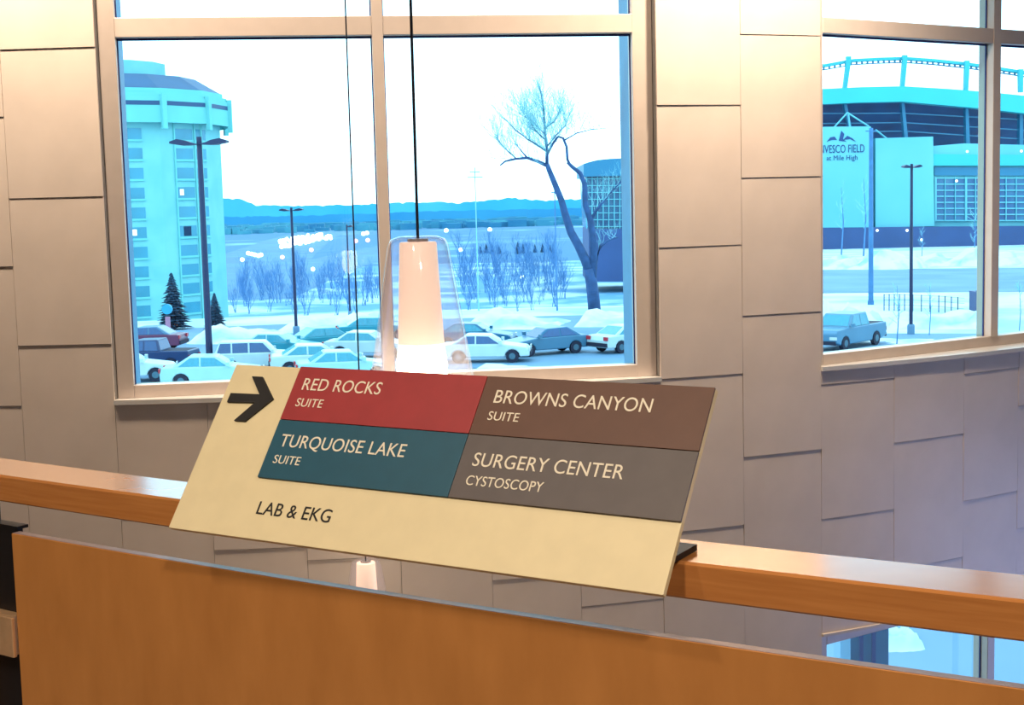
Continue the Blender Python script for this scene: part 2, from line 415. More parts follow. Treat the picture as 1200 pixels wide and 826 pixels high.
sweep(frange(-3.2, 2.4, 60), [(.003, RB), (0, RB + .003), (0, RT - .004), (.004, RT), (.122, RT), (.126, RT - .004), (.126, RB + .003), (.123, RB)]).build('handrail', 'maple', rail)
xl = -1.0
sweep(frange(xl, 2.4, 44), [(0, .1), (0, GT - .001), (.001, GT), (.019, GT), (.02, GT - .001), (.02, .1)]).build('guard_panel', 'maple_panel', rail)
sweep(frange(xl + .001, 2.4, 44), [(.0015, GT - .0004), (.0015, GT + .0008), (.0185, GT + .0008), (.0185, GT - .0004)]).build('panel_edge', 'panel_edge', rail)
sweep(frange(-3.2, xl - .10, 24), [(0, .1), (0, GT), (.02, GT), (.02, .1)]).build('guard_panel', 'maple_panel', rail)
def post_at(x):
    p, t, n = rpath(x); Z = Vector((0, 0, 1))
    m = MB(); m.frame_box(p, t, Z, n, (-.05, .0, .022), (.05, GT + .002, .034))
    po = m.build('post', 'black_steel', rail)
    MB().frame_box(p, t, Z, n, (-.054, GT + .002, .02), (.052, GT + .008, .046)).build('post_cap', 'black_steel', rail)
    MB().tube([p + n * .034 - t * .035 + Z * (GT + .008), p + n * .034 - t * .035 + Z * RB], .009, 10).build('rail_stem', 'black_steel', rail)
    MB().frame_box(p, t, Z, n, (-.06, 0, .0), (.06, .012, .126)).build('foot_plate', 'black_steel', rail)
    for zc in (GT - .212, .25):
        cm = MB(); cm.frame_box(p, t, Z, n, (-.058, zc - .041, -.010), (.056, zc + .041, -.001)); cm.frame_box(p, t, Z, n, (-.045, zc - .041, -.001), (.045, zc + .041, .03))
        cm.build('panel_clip', 'brass_clip', rail, bevel=.002)
post_at(xl - .05); post_at(2.0); post_at(-2.6)
# balcony slab behind the railing line
sl = MB(); xs = frange(-7, 9, 80); m = len(xs); top = []
poly = [(rpath(x)[0] + rpath(x)[2] * .2) for x in frange(-3.9, 2.6, 40)]
poly = [Vector((-7, poly[0].y - (poly[0].x + 7) * 0 + .0, 0))] + poly
A_ = poly[-1]; poly += [Vector((9, A_.y - (9 - A_.x) * .1, 0)), Vector((9, -5, 0)), Vector((-7, -5, 0))]
sl.prism([p + Vector((0, 0, -.35)) for p in poly], (0, 0, .35))
struct('floor_balcony', sl, 'carpet', 'carpeted balcony floor behind the railing')

# ================================================================== directory sign
SA, SBn = R(-31.776), R(35.58)
SK = .965; SW, SH = .973 * SK, .334 * SK
S0 = EYE + (Vector((-.621, 2.468, 1.02)) - EYE) * SK; su = Vector((math.cos(SA), math.sin(SA), 0)); snn = Vector((-su.y, su.x, 0))
sv = Vector((0, 0, 1)) * math.cos(SBn) + snn * math.sin(SBn); sn = su.cross(sv)      # sn faces the viewer
if sn.dot(EYE - S0) < 0: sn = -sn
def suv(px, py): p = onplane(px, py, S0, sn) - S0; return p.dot(su), p.dot(sv)
sign = thing('directory_sign', S0 + su * SW / 2, 'tilted cream directory sign with coloured suite plates on the handrail', 'sign')
sb = MB().frame_box(S0, su, sv, sn, (0, 0, -.010), (SW, SH, 0)).build('sign_board', 'cream', sign, bevel=.0008)
def plate(u0, u1, v0, v1, m, name):
    return MB().frame_box(S0, su, sv, sn, (u0, v0, .0003), (u1, v1, .0045)).build(name, m, sign, bevel=.0006)
uL = (suv(354.1, 431)[0] + suv(303.4, 559.6)[0] + suv(329.6, 493)[0]) / 3
uM = (suv(572, 442.7)[0] + suv(550.2, 508.4)[0] + suv(527.7, 583.3)[0]) / 3
vB = (suv(303.4, 559.6)[1] + suv(527.7, 583.3)[1] + suv(798, 613)[1]) / 3
vM = (suv(329.6, 493)[1] + suv(550.2, 508.4)[1] + suv(817.3, 530.8)[1]) / 3
gp = .0006
PL = {'red': plate(uL, uM - gp, vM + gp, SH, 'red_plate', 'red_plate'), 'brown': plate(uM + gp, SW, vM + gp, SH, 'brown_plate', 'brown_plate'),
      'teal': plate(uL, uM - gp, vB, vM - gp, 'teal_plate', 'blue_plate'), 'grey': plate(uM + gp, SW, vB, vM - gp, 'grey_plate', 'grey_plate')}
def text_mesh(txt):
    c = bpy.data.curves.new('txt', 'FONT'); c.body = txt; c.resolution_u = 6; c.extrude = 0; c.space_character = 1.03
    o = bpy.data.objects.new('txt', c); col.objects.link(o); dg = bpy.context.evaluated_depsgraph_get(); dg.update()
    me = bpy.data.meshes.new_from_object(o.evaluated_get(dg)); bpy.data.objects.remove(o)
    return me
def lettering(txt, O, u, v, n, x0, x1, y0, h, m, parent, lift, thick=.0008, name='lettering'):
    me = text_mesh(txt); vs = [vv.co.copy() for vv in me.vertices]; xs = [p.x for p in vs]; a, b = min(xs), max(xs)
    ref = text_mesh('H'); ch = max(p.co.y for p in ref.vertices)
    k = MB(); nv = len(vs)
    for lv in (lift + thick, lift):
        for p in vs: k.v.append(O + u * (x0 + (p.x - a) / (b - a) * (x1 - x0)) + v * (y0 + p.y / ch * h) + n * lv)
    from collections import Counter
    ec = Counter()
    for f in me.polygons:
        idx = list(f.vertices); k.f.append(tuple(idx)); k.f.append(tuple(nv + i for i in reversed(idx)))
        for i in range(len(idx)): ec[(idx[i], idx[(i + 1) % len(idx)])] += 1
    for (i, j) in list(ec):
        if (j, i) not in ec: k.f.append((i, nv + i, nv + j, j))
    off = parent_world(parent); mm = bpy.data.meshes.new(name); mm.from_pydata([tuple(p - off) for p in k.v], [], k.f); mm.materials.append(MATS[m])
    o = bpy.data.objects.new(name, mm); col.objects.link(o); o.parent = parent; return o
def sign_text(txt, tl, bl, tr, br, m, parent, lift):
    A, B, C_, D = suv(*tl), suv(*bl), suv(*tr), suv(*br)
    x0 = (A[0] + B[0]) / 2; x1 = (C_[0] + D[0]) / 2; y0 = (B[1] + D[1]) / 2; h = ((A[1] - B[1]) + (C_[1] - D[1])) / 2
    lettering(txt, S0, su, sv, sn, x0, x1, y0, h, m, parent, lift)
PT = .0046
sign_text('RED ROCKS', (358.5, 445), (356.5, 458.3), (450, 449.5), (447.5, 464), 'white_letter', PL['red'], PT)
sign_text('SUITE', (350.3, 468), (348.6, 477), (381, 470), (379, 480), 'white_letter', PL['red'], PT)
sign_text('TURQUOISE LAKE', (333, 511), (329, 524.5), (478.5, 521.4), (476, 537.3), 'white_letter', PL['teal'], PT)
sign_text('SUITE', (324, 534.5), (322, 543.8), (355, 537), (352.7, 547), 'white_letter', PL['teal'], PT)
sign_text('BROWNS CANYON', (583, 458.8), (580.8, 474), (767.5, 469), (764, 484.8), 'white_letter', PL['brown'], PT)
sign_text('SUITE', (574.8, 484), (573, 493.5), (610.8, 485.6), (609.2, 496.2), 'white_letter', PL['brown'], PT)
sign_text('SURGERY CENTER', (558, 532.3), (555.4, 547.8), (734.2, 546.3), (732, 563), 'white_letter', PL['grey'], PT)
sign_text('CYSTOSCOPY', (549.5, 558.5), (547.5, 569), (640, 566.7), (636, 579), 'white_letter', PL['grey'], PT)
sign_text('LAB & EKG', (304.5, 588), (300.8, 602.3), (389.6, 596.7), (387, 612.6), 'black_letter', sign, .0002)
ap = [(315, 177), (430, 182), (400, 110), (443, 112), (485, 200), (372, 290), (328, 287), (412, 215), (300, 213)]
ap = [(180 + x / 3.4286, 410 + y / 3.4286) for x, y in ap]
MB().prism([S0 + su * suv(*p)[0] + sv * suv(*p)[1] + sn * .0002 for p in ap], sn * .004).build('arrow', 'black_letter', sign)
# base plate lying on the handrail and struts behind the board
br = MB(); p, t, n = rpath(.2)
Zv = Vector((0, 0, 1))
xe = onz(817, 645, RT).x
e0 = onz(790, 660, RT + .001); e1 = onz(817, 644.6, RT + .001); ln = su * (-(SW - .02))
br.prism([e0, e1, e1 + ln, e0 + ln], (0, 0, .009)); br.build('base_plate', 'black_steel', sign)
for k in (.15, .5, .85):
    q = S0 + su * SW * k - sn * .010
    MB().prism([q + sv * .075, q + sv * .20, q + sv * .075 + snn * .07 + Zv * .0], su * .006).build('strut', 'black_steel', sign)

# ================================================================== pendant lamps
def pendant(P, s, label, ceil=CEIL):
    root = thing('pendant_lamp', P, label, 'lamp', 'glass pendants hanging in the atrium')
    def prof(pts): return [(r * s, z * s) for r, z in pts]
    outer = [(.012, 0), (.055, -.002), (.078, -.010), (.087, -.03), (.148, -.40), (.176, -.60)]
    inner = [(.170, -.60), (.142, -.40), (.081, -.032), (.074, -.016), (.055, -.008), (.012, -.006)]
    MB().lathe(prof(outer + inner), P, 40, True).build('glass_shade', 'lamp_glass', root, True)
    MB().lathe(prof([(.001, -.018), (.050, -.018), (.053, -.022), (.066, -.306), (.064, -.308), (.001, -.308)]), P, 32).build('inner_cylinder', 'frosted', root, True)
    MB().lathe(prof([(.001, -.008), (.03, -.009), (.03, -.017), (.001, -.0175)]), P, 24).build('cap', 'grey_steel', root)
    MB().lathe(prof([(.001, -.309), (.03, -.309), (.03, -.319), (.001, -.319)]), P, 24).build('collar', 'brass_clip', root)
    MB().lathe(prof([(.001, -.32), (.066, -.322), (.072, -.36), (.074, -.45), (.05, -.52), (.001, -.54)]), P, 32).build('bulb', 'bulb', root, True)
    top = P + Vector((0, 0, ceil - P.z)); MB().tube([P + Vector((0, 0, -.02)), P + Vector((.002, 0, 1)), top], .0042 * s, 8).build('cord', 'cord', root)
    MB().lathe([(.001, -.03), (.05, -.028), (.055, 0), (.001, 0)], top, 24).build('ceiling_rose', 'grey_steel', root)
    return root
pA = at(489.5, 276, 4.3); k1 = 70 / 1650 * 4.3 / .17
pendant(pA, k1, 'near glass pendant lamp hanging just behind the sign')
pB = at(428.5, 655, 8.0); pendant(pB, 36 / 1650 * 8.0 / .17, 'small low glass pendant lamp seen beneath the sign')

# ================================================================== ceiling lamps (the room's own light)
WARM = (1, .82, .60)
def downlight(x, y, tx, ty, tz, en, spot, label, grp, colr=WARM, blend=.8):
    root = thing('ceiling_downlight', (x, y, CEIL), label, 'lamp', grp)
    MB().lathe([(.10, -.02), (.13, -.02), (.13, 0), (.10, 0)], (x, y, CEIL), 24, True).build('trim_ring', 'grey_steel', root)
    MB().lathe([(.001, -.004), (.099, -.004), (.099, 0), (.001, 0)], (x, y, CEIL), 24).build('lens', 'downlight', root)
    light('downlight_beam', 'SPOT', (x, y, CEIL - .06), (tx, ty, tz), en, colr, .12, spot=spot, blend=blend)
for th, en in ((LINE[-1], 600), (LINE[1] - .01, 600), (LINE[3], 220), (LINE[5], 320), (LINE[8], 1300), (LINE[10], 80)):
    a = warc(th, 0, 1.0 if th > LINE[6] else .85); b = warc(th, 1.2, 0)
    downlight(a.x, a.y, b.x, b.y, 1.0, en, 110, 'recessed ceiling downlight washing the panelled wall', 'wall washers over the panelled wall')
for (x, y, en) in ((-1.6, -.8, 430), (.9, -1.6, 430), (2.6, .4, 220), (-2.6, .9, 160)):
    downlight(x, y, x * .3 - .1, 1.6, .7, en, 74, 'recessed ceiling downlight over the balcony', 'downlights over the balcony', (1, .86, .68))
#OUTDOORS

# ================================================================== outdoors: the ground
G = -6.5; VAL = -18.0
def smooth(a, b, x): t = max(0, min(1, (x - a) / (b - a))); return t * t * (3 - 2 * t)
def tz(x, y):
    r = math.hypot(x, y); az = math.degrees(math.atan2(x, y))
    left = G + (VAL - G) * smooth(106, 175, r)
    right = G - 5.5 * max(0, min(1, (r - 100) / 260))
    k = smooth(6, 9.5, az); return left * (1 - k) + right * k
def polar(az0, az1, r0, r1, na, nr, dz=0, noise=0, log=False):
    m = MB(); rnd = random.Random(3)
    for i in range(nr + 1):
        r = r0 * (r1 / r0) ** (i / nr) if log else r0 + (r1 - r0) * i / nr
        for j in range(na + 1):
            a = R(az0 + (az1 - az0) * j / na); x, y = r * math.sin(a), r * math.cos(a)
            m.v.append(Vector((x, y, tz(x, y) + dz + rnd.uniform(-noise, noise))))
    for i in range(nr):
        for j in range(na): q = i * (na + 1) + j; m.f.append((q, q + 1, q + na + 2, q + na + 1))
    return m
def gpt(px, py, dz=0):                   # where a pixel's ray meets the terrain
    d = ray(px, py); t = 10.0; last = t
    while t < 4000:
        p = EYE + d * t
        if p.z <= tz(p.x, p.y): break
        last = t; t *= 1.01
    for _ in range(20):
        mid = (last + t) / 2; p = EYE + d * mid
        if p.z <= tz(p.x, p.y): t = mid
        else: last = mid
    p = EYE + d * t; return Vector((p.x, p.y, tz(p.x, p.y) + dz))
g1 = polar(-34, 34, 13.5, 178, 60, 60); go = g1.build('ground', 'lawn_snow', smooth=True); tag(go, 'snow covered ground around the parking lot', kind='structure')
go = polar(-34, 8, 178, 470, 60, 20, log=True).build('ground_scrub', 'scrub', smooth=True); tag(go, 'snow patched scrub ground just beyond the lot', kind='structure')
g2 = polar(-34, 8, 470, 3200, 60, 50, log=True); go = g2.build('ground_valley', 'valley', smooth=True); tag(go, 'patchy valley floor with scrub and highway beyond the lot', kind='structure')
g3 = polar(8, 34, 178, 900, 30, 24, log=True); go = g3.build('ground_stadium', 'lawn_snow', smooth=True); tag(go, 'snowy ground running up to the stadium', kind='structure')
go = polar(-30, 7.5, 69, 100, 50, 8, .03).build('parking_lot', 'asphalt', smooth=True); tag(go, 'wet asphalt parking lot behind the hospital', kind='structure')
go = polar(8, 30, 70, 84, 30, 5, .03).build('parking_lot', 'asphalt', smooth=True); tag(go, 'asphalt strip below the right window', kind='structure')
go = polar(6, 34, 15, 36, 30, 6, .03).build('driveway', 'asphalt', smooth=True); tag(go, 'wet driveway right outside the lower window', kind='structure')
go = polar(8.5, 34, 128, 196, 30, 8, .02).build('street', 'asphalt', smooth=True); tag(go, 'street running in front of the stadium', kind='structure')
def ribbon(pxs, width, dz, mname, name, label):
    P = [gpt(*q) for q in pxs]; m = MB(); K = []
    for a, b in zip(P, P[1:]):
        for k in range(6): K.append(a.lerp(b, k / 6))
    K.append(P[-1])
    for i, p in enumerate(K):
        t = (K[min(i + 1, len(K) - 1)] - K[max(i - 1, 0)]).normalized(); n = Vector((-t.y, t.x, 0)).normalized()
        for s_ in (-.5, .5): q = p + n * width * s_; m.v.append(Vector((q.x, q.y, tz(q.x, q.y) + dz)))
    for i in range(len(K) - 1): m.f.append((2 * i, 2 * i + 1, 2 * i + 3, 2 * i + 2))
    tag(m.build(name, mname), label, kind='structure')
ribbon([(262, 330), (310, 300), (352, 280), (392, 268)], 42, .03, 'road', 'highway', 'main highway lanes crossing the valley')
ribbon([(262, 352), (350, 320), (448, 293), (520, 280)], 30, .06, 'road', 'highway', 'slip road below the main highway')
ribbon([(462, 262), (560, 258), (700, 256)], 60, .06, 'road', 'highway', 'far highway stretch right of the pendant lamp')

# hills and the far town
def ridge(Y, pxy, m, label, jag):
    k = MB(); rnd = random.Random(int(Y)); top = []
    for a, b in zip(pxy, pxy[1:]):
        n = max(2, int((b[0] - a[0]) / 4))
        for i in range(n):
            t = i / n; top.append((a[0] + (b[0] - a[0]) * t, a[1] + (b[1] - a[1]) * t + rnd.uniform(-jag, jag)))
    top.append(pxy[-1])
    for px, py in top:
        p = at(px, py, Y); k.v += [Vector((p.x, p.y, VAL - 2)), p, Vector((p.x, p.y + 120, VAL - 2))]
    for i in range(len(top) - 1):
        q = 3 * i; k.f += [(q, q + 3, q + 4, q + 1), (q + 1, q + 4, q + 5, q + 2)]
    o = k.build('distant_hills', m); tag(o, label, kind='structure')
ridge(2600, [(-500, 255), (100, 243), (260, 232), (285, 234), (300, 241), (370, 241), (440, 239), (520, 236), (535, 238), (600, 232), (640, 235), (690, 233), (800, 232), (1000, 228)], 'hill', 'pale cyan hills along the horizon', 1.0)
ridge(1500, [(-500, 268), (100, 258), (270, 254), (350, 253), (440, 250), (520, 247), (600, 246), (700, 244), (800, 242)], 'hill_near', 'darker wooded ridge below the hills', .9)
town = MB(); rnd = random.Random(11)
for k in range(420):
    az = R(rnd.uniform(-13.5, 5)); r = rnd.uniform(1160, 1480); x, y = r * math.sin(az), r * math.cos(az); wv = rnd.uniform(3, 8); h = rnd.uniform(2.5, 6)
    town.box((x - wv, y - wv * .6, VAL - .5), (x + wv, y + wv * .6, VAL + h)); 
tag(town.build('town', 'town'), 'far scatter of low town buildings below the hills', 'town', kind='stuff')
lts = MB(); rnd = random.Random(5)
def blob(m, p, r):
    m.lathe([(.001, -r), (r * .8, -r * .6), (r, 0), (r * .8, r * .6), (.001, r)], p, 6)
for k in range(120):
    t = rnd.random(); px = 330 + 55 * t + rnd.uniform(-4, 4); py = max(275, 287 - 9 * t + rnd.uniform(-5, 5) * (1.1 - .4 * t))
    p = gpt(px, py); blob(lts, p + Vector((0, 0, 1.0)), rnd.uniform(.7, 1.3))
for (px, py) in ((284, 308), (291, 300), (295, 301), (299, 302), (303, 303), (306, 302), (334, 291), (338, 291), (367, 320), (426, 276), (430, 275), (523, 272), (574, 271), (540, 296), (612, 330)):
    p = gpt(px, py); blob(lts, p + Vector((0, 0, 1.2)), p.y / 650)
tag(lts.build('headlights', 'far_light'), 'headlights of traffic queued on the far highway', 'lights', kind='stuff')
rl = MB()
for (px, py) in ((331, 305), (417, 285), (431, 284), (365, 296)):
    p = gpt(px, py); blob(rl, p + Vector((0, 0, 1.2)), p.y / 620)
tag(rl.build('tail_lights', 'far_light_red'), 'red tail lights on the far highway', 'lights', kind='stuff')

# ================================================================== round hotel tower
def tower():
    Y = 215.0; c0 = at(131, 300, Y); cx, cy = c0.x, c0.y; RAD = 132 / FPX * Y; N = 14; st = 2 * math.pi / N; ROT = math.atan2(-cx, cy)
    zpx = lambda py, dd: EYE.z + (at(180, py, dd).z - EYE.z)
    dn = Y - RAD
    z_top = zpx(141, dn); z_c0 = zpx(141, dn - 1.5); z_c1 = zpx(105, dn - 1.5); z_roof0 = z_c1; z_roof1 = zpx(83, dn + 3); z_pent = zpx(71, dn + 12)
    root = thing('hotel_tower', (cx, cy, VAL), 'round many sided hotel tower with dark sloping roof', 'building')
    def ring(prof, name, m): return MB().lathe_poly(prof, (cx, cy, 0), N).build(name, m, root)
    def corner(k, r, z): a = k * st + ROT; return Vector((cx + r * math.sin(a), cy - r * math.cos(a), z))
    def poly(prof, name, m):
        k = MB()
        for r, z in prof:
            for j in range(N): k.v.append(corner(j, r, z))
        for i in range(len(prof) - 1):
            for j in range(N): q = (j + 1) % N; k.f.append((i * N + j, i * N + q, (i + 1) * N + q, (i + 1) * N + j))
        k.f.append(tuple(range(N))); k.f.append(tuple(range(len(prof) * N - 1, (len(prof) - 1) * N - 1, -1)))
        return k.build(name, m, root)
    poly([(RAD, VAL), (RAD, z_top)], 'wall', 'tower_wall')
    poly([(RAD, z_c0 + 2.2), (RAD + 1.45, z_c0), (RAD + 1.45, z_c1 - .5), (RAD + 1.2, z_c1 - .5), (RAD + 1.2, z_c1)], 'cornice_band', 'tower_band')
    poly([(RAD + .6, z_c1 + .05), (RAD + .6, z_c1 + .7)], 'parapet', 'tower_band')
    poly([(RAD + .3, z_c1 + .75), (RAD - 3.4, z_roof1), (RAD - 6, z_roof1 + .2)], 'roof', 'tower_roof')
    poly([(RAD * .55, z_roof1), (RAD * .55, z_pent)], 'penthouse', 'tower_wall')
    for k in range(-3, 5):          # ribs on the cornice at the corners
        a, r0 = k * st + ROT, RAD + 1.45; m = MB(); p = corner(k, r0 + .1, 0); u = Vector((math.cos(a), math.sin(a), 0)); n = Vector((math.sin(a), -math.cos(a), 0))
        m.frame_box(p, u, Vector((0, 0, 1)), n, (-.35, z_c0 - .9, -.3), (.35, z_c1 - .2, .35)); m.build('cornice_rib', 'tower_band', root)
        for (f0, f1) in ((.04, .96),):
            A, B = corner(k, RAD + 1.47, 0), corner(k + 1, RAD + 1.47, 0); u = (B - A).normalized(); n = Vector((u.y, -u.x, 0)); L = (B - A).length
            MB().frame_box(A, u, Vector((0, 0, 1)), n, (L * .06, z_c1 - 1.75, -.1), (L * .94, z_c1 - 1.15, .02)).build('louvre', 'tower_dark', root)
    FH = (z_top - VAL) / 11.6
    for k in (-2, -1, 0, 1, 2):
        A, B = corner(k, RAD, 0), corner(k + 1, RAD, 0); u = (B - A).normalized(); n = Vector((u.y, -u.x, 0)); L = (B - A).length
        bays = {0: [(.34, .66)], 1: [(.36, .78), (.86, .99)], 2: [(.02, .22)], -1: [(.3, .7)], -2: [(.3, .7)]}[k]
        for (f0, f1) in bays:
            for fl in range(11):
                z0 = z_top - (fl + .86) * FH; z1 = z0 + FH * .56
                lit = (k, fl) in ((1, 3), (0, 5)) and f0 < .8
                wdw = MB().frame_box(A, u, Vector((0, 0, 1)), n, (L * f0, z0, -.2), (L * f1, z1, .06)).build('window', 'tower_glass', root)
                if lit: MB().frame_box(A, u, Vector((0, 0, 1)), n, (L * (f0 + .05), z0 + .4, .0), (L * (f0 + .14), z1 - .3, .1)).build('lit_pane', 'lit_window', wdw)
                if (k, fl) == (1, 5): MB().frame_box(A, u, Vector((0, 0, 1)), n, (L * .46, z0 + .1, .0), (L * .64, z1 - .1, .1)).build('open_pane', 'tower_dark', wdw)
                MB().frame_box(A, u, Vector((0, 0, 1)), n, (L * f0 - .1, z0 - .3, -.1), (L * f1 + .1, z0, .22)).build('window_ledge', 'tower_band', root)
            MB().frame_box(A, u, Vector((0, 0, 1)), n, (L * f0 - .35, VAL, -.1), (L * f0 - .1, z_top, .2)).build('pilaster', 'tower_band', root)
tower()

# ================================================================== stadium
def stadium():
    Y = 352.0; zg = -12.0
    root = thing('stadium', at(1065, 290, Y), 'huge stadium with open rim truss and glazed concourse', 'stadium')
    def pp(pts, d, th, name, m): return MB().prism([at(x, y, d) for x, y in pts], (0, th, 0)).build(name, m, root)
    base = lambda x: 290 - (x - 1060) * .02
    # lower walls
    pp([(800, 268), (1300, 264), (1300, 297), (800, 301)], Y, 12, 'base_wall', 'stadium_base')
    sw = pp([(805, 150), (1020.5, 148), (1022, 266.5), (805, 268)], Y, 10, 'sign_wall', 'stadium_wall')
    pp([(1026, 162), (1093.5, 160), (1095, 265), (1026, 266.5)], Y + 1, 10, 'stair_block', 'stadium_wall')
    pp([(1020.5, 165), (1026.5, 165), (1027, 266.5), (1021, 266.5)], Y + 3, 8, 'recess_wall', 'stadium_steel')
    pp([(1093.5, 171), (1130, 168), (1300, 172), (1300, 264), (1094, 266)], Y + 3, 8, 'concourse_wall', 'stadium_wall')
    pp([(1093.5, 180.5), (1300, 182), (1300, 194), (1093.5, 194)], Y + 1.5, 2, 'concourse_band', 'stadium_fascia')
    pp([(1095, 195.5), (1300, 197), (1300, 206), (1095, 205.5)], Y + 2.4, 1, 'clerestory', 'stadium_steel')
    # glazing grid
    gl = pp([(1095.5, 208), (1300, 208), (1300, 257), (1096, 258.5)], Y + 2.5, .6, 'glazing', 'stadium_glass')
    for i in range(0, 18):
        x = 1095.5 + i * 11.9; big = i % 3 == 0; wd = 2.2 if big else .8
        pp([(x, 207), (x + wd, 207), (x + wd, 259), (x, 259)], Y + 2, .5, 'glazing_bar', 'stadium_wall')
    for i in range(8):
        y = 208 + i * 7.1; pp([(1095, y), (1300, y), (1300, y + 1.3), (1095, y + 1.3)], Y + 2.1, .4, 'glazing_bar', 'stadium_wall')
    # upper bowl: dark soffit leaning forward under the fascia
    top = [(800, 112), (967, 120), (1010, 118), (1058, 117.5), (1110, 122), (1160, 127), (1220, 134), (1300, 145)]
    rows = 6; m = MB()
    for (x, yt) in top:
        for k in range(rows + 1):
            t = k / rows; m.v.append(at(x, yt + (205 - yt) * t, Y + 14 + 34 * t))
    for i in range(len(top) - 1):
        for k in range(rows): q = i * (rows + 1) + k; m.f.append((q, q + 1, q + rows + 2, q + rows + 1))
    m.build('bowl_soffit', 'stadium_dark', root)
    # raker beams and rails on the soffit
    for x0, x1 in ((990, 1003), (1058, 1064), (1133, 1135), (1197, 1197), (1260, 1258)):
        pp([(x0 - 1.6, 119), (x0 + 1.8, 119), (x1 + 2.4, 182), (x1 - 2.2, 182)], Y + 13, 2, 'raker_beam', 'stadium_steel')
    for yy, dy in ((133, 1), (146, 3), (157, 4)):
        pp([(805, yy), (1058, yy - dy), (1300, yy + 12), (1300, yy + 13), (1058, yy - dy + 1), (805, yy + 1)], Y + 14, 1.5, 'soffit_rail', 'stadium_steel')
    for (a, b) in (((993, 132), (975, 152)), ((993, 132), (1018, 148)), ((994, 132), (996, 150)), ((1026, 152), (1040, 163))):
        p, q = at(a[0], a[1], Y + 9), at(b[0], b[1], Y + 9); MB().tube([p, q], .22, 5).build('brace', 'stadium_wall', root)
    # fascia
    def strip(upper, lower, d, th, name, mm): return pp(upper + lower[::-1], d, th, name, mm)
    strip([(800, 108), (967, 104), (1010, 102), (1058, 101), (1110, 104), (1160, 108), (1220, 114), (1300, 124)], [(800, 125), (967, 122), (1010, 120), (1058, 119), (1110, 123.5), (1160, 128), (1220, 135), (1300, 146)], Y + 10, 4, 'fascia', 'stadium_fascia')
    rim = [(800, 84), (967, 75), (1000, 69), (1028, 67.5), (1060, 66.5), (1095, 69), (1133, 73), (1165, 77.5), (1200, 83), (1300, 98)]
    strip(rim, [(x, y + 3.4) for x, y in rim], Y + 30, 2, 'rim_truss', 'stadium_fascia')
    strip([(x, y + 6) for x, y in rim], [(x, y + 7) for x, y in rim], Y + 30.5, 1, 'rim_chord', 'stadium_steel')
    import bisect
    for i in range(76):
        x = 805 + i * 6.4
        j = max(1, min(len(rim) - 1, bisect.bisect([r[0] for r in rim], x))); a, b = rim[j - 1], rim[j]; y = a[1] + (b[1] - a[1]) * (x - a[0]) / (b[0] - a[0])
        pp([(x, y + 3), (x + 1.6, y + 3), (x + 1.6, y + 6.6), (x, y + 6.6)], Y + 30.3, .8, 'truss_web', 'stadium_steel')
    for x, y, x2 in ((995, 66, 990), (1061, 64.5, 1057.5), (1134, 71, 1132.5), (1197, 81, 1197)):
        pp([(x - 2.6, y), (x + 2.6, y), (x + 2.4, y + 6), (x2 + 2.2, 108), (x2 - 2.2, 108), (x - 2.6, y + 6)], Y + 28, 1.5, 'rim_column', 'stadium_fascia')
    for (x, y) in ((1133.5, 177.5), (1121, 212), (1028, 270), (1063, 270), (1149, 267.5), (1080, 281), (1197, 177)):
        p = at(x, y, Y - 1); m = MB(); blob(m, p, .3); m.build('wall_light', 'far_light', root)
    # lettering on the sign wall
    O = at(1013, 178.3, Y - .05); u = Vector((1, 0, -ROLL * 0)); u = (at(1013, 178.3, Y) - at(960, 178.3 + 1.2, Y)).normalized(); v = Vector((0, 0, 1)); n = Vector((0, -1, 0)); s = Y / FPX
    lettering('INVESCO FIELD', O, u, v, n, -54 * s, 0, 0, 9.0 * s, 'letter_blue', sw, .0, .08)
    lettering('at Mile High', O, u, v, n, -44 * s, -8 * s, -8.6 * s, 5.6 * s, 'letter_blue', sw, .0, .06)
    for pts in ([(969, 166), (973, 161), (978, 160), (981, 164), (975, 164)], [(983, 165), (986, 153), (989.5, 157), (988, 163), (992, 166)], [(988, 164), (993, 159), (999, 162), (1003, 166), (996, 163)]):
        MB().prism([at(x, y, Y - .1) for x, y in pts], (0, .08, 0)).build('emblem', 'letter_blue', sw)
stadium()

# glazed building behind the big tree
def far_block():
    Y = 300.0; root = thing('glazed_building', at(715, 290, Y), 'dark glazed building with curved roof behind the bare tree', 'building')
    def pp(pts, d, th, name, m): return MB().prism([at(x, y, d) for x, y in pts], (0, th, 0)).build(name, m, root)
    pp([(684, 192), (690, 190), (700, 187.5), (715, 186), (760, 184), (760, 205), (684, 207)], Y, 30, 'roof_band', 'stadium_steel')
    pp([(686, 207), (760, 205), (760, 268), (690, 268)], Y + 2, 25, 'wall', 'stadium_glass')
    pp([(690, 268), (760, 268), (760, 330), (690, 330)], Y, 25, 'base', 'stadium_base')
    for i in range(11): x = 687 + i * 6.5; pp([(x, 207), (x + .9, 207), (x + .9, 268), (x, 268)], Y + 1.2, .5, 'glazing_bar', 'stadium_wall')
    for i in range(8): y = 209 + i * 8; pp([(687, y), (760, y), (760, y + .9), (687, y + .9)], Y + 1.3, .5, 'glazing_bar', 'stadium_wall')
far_block()

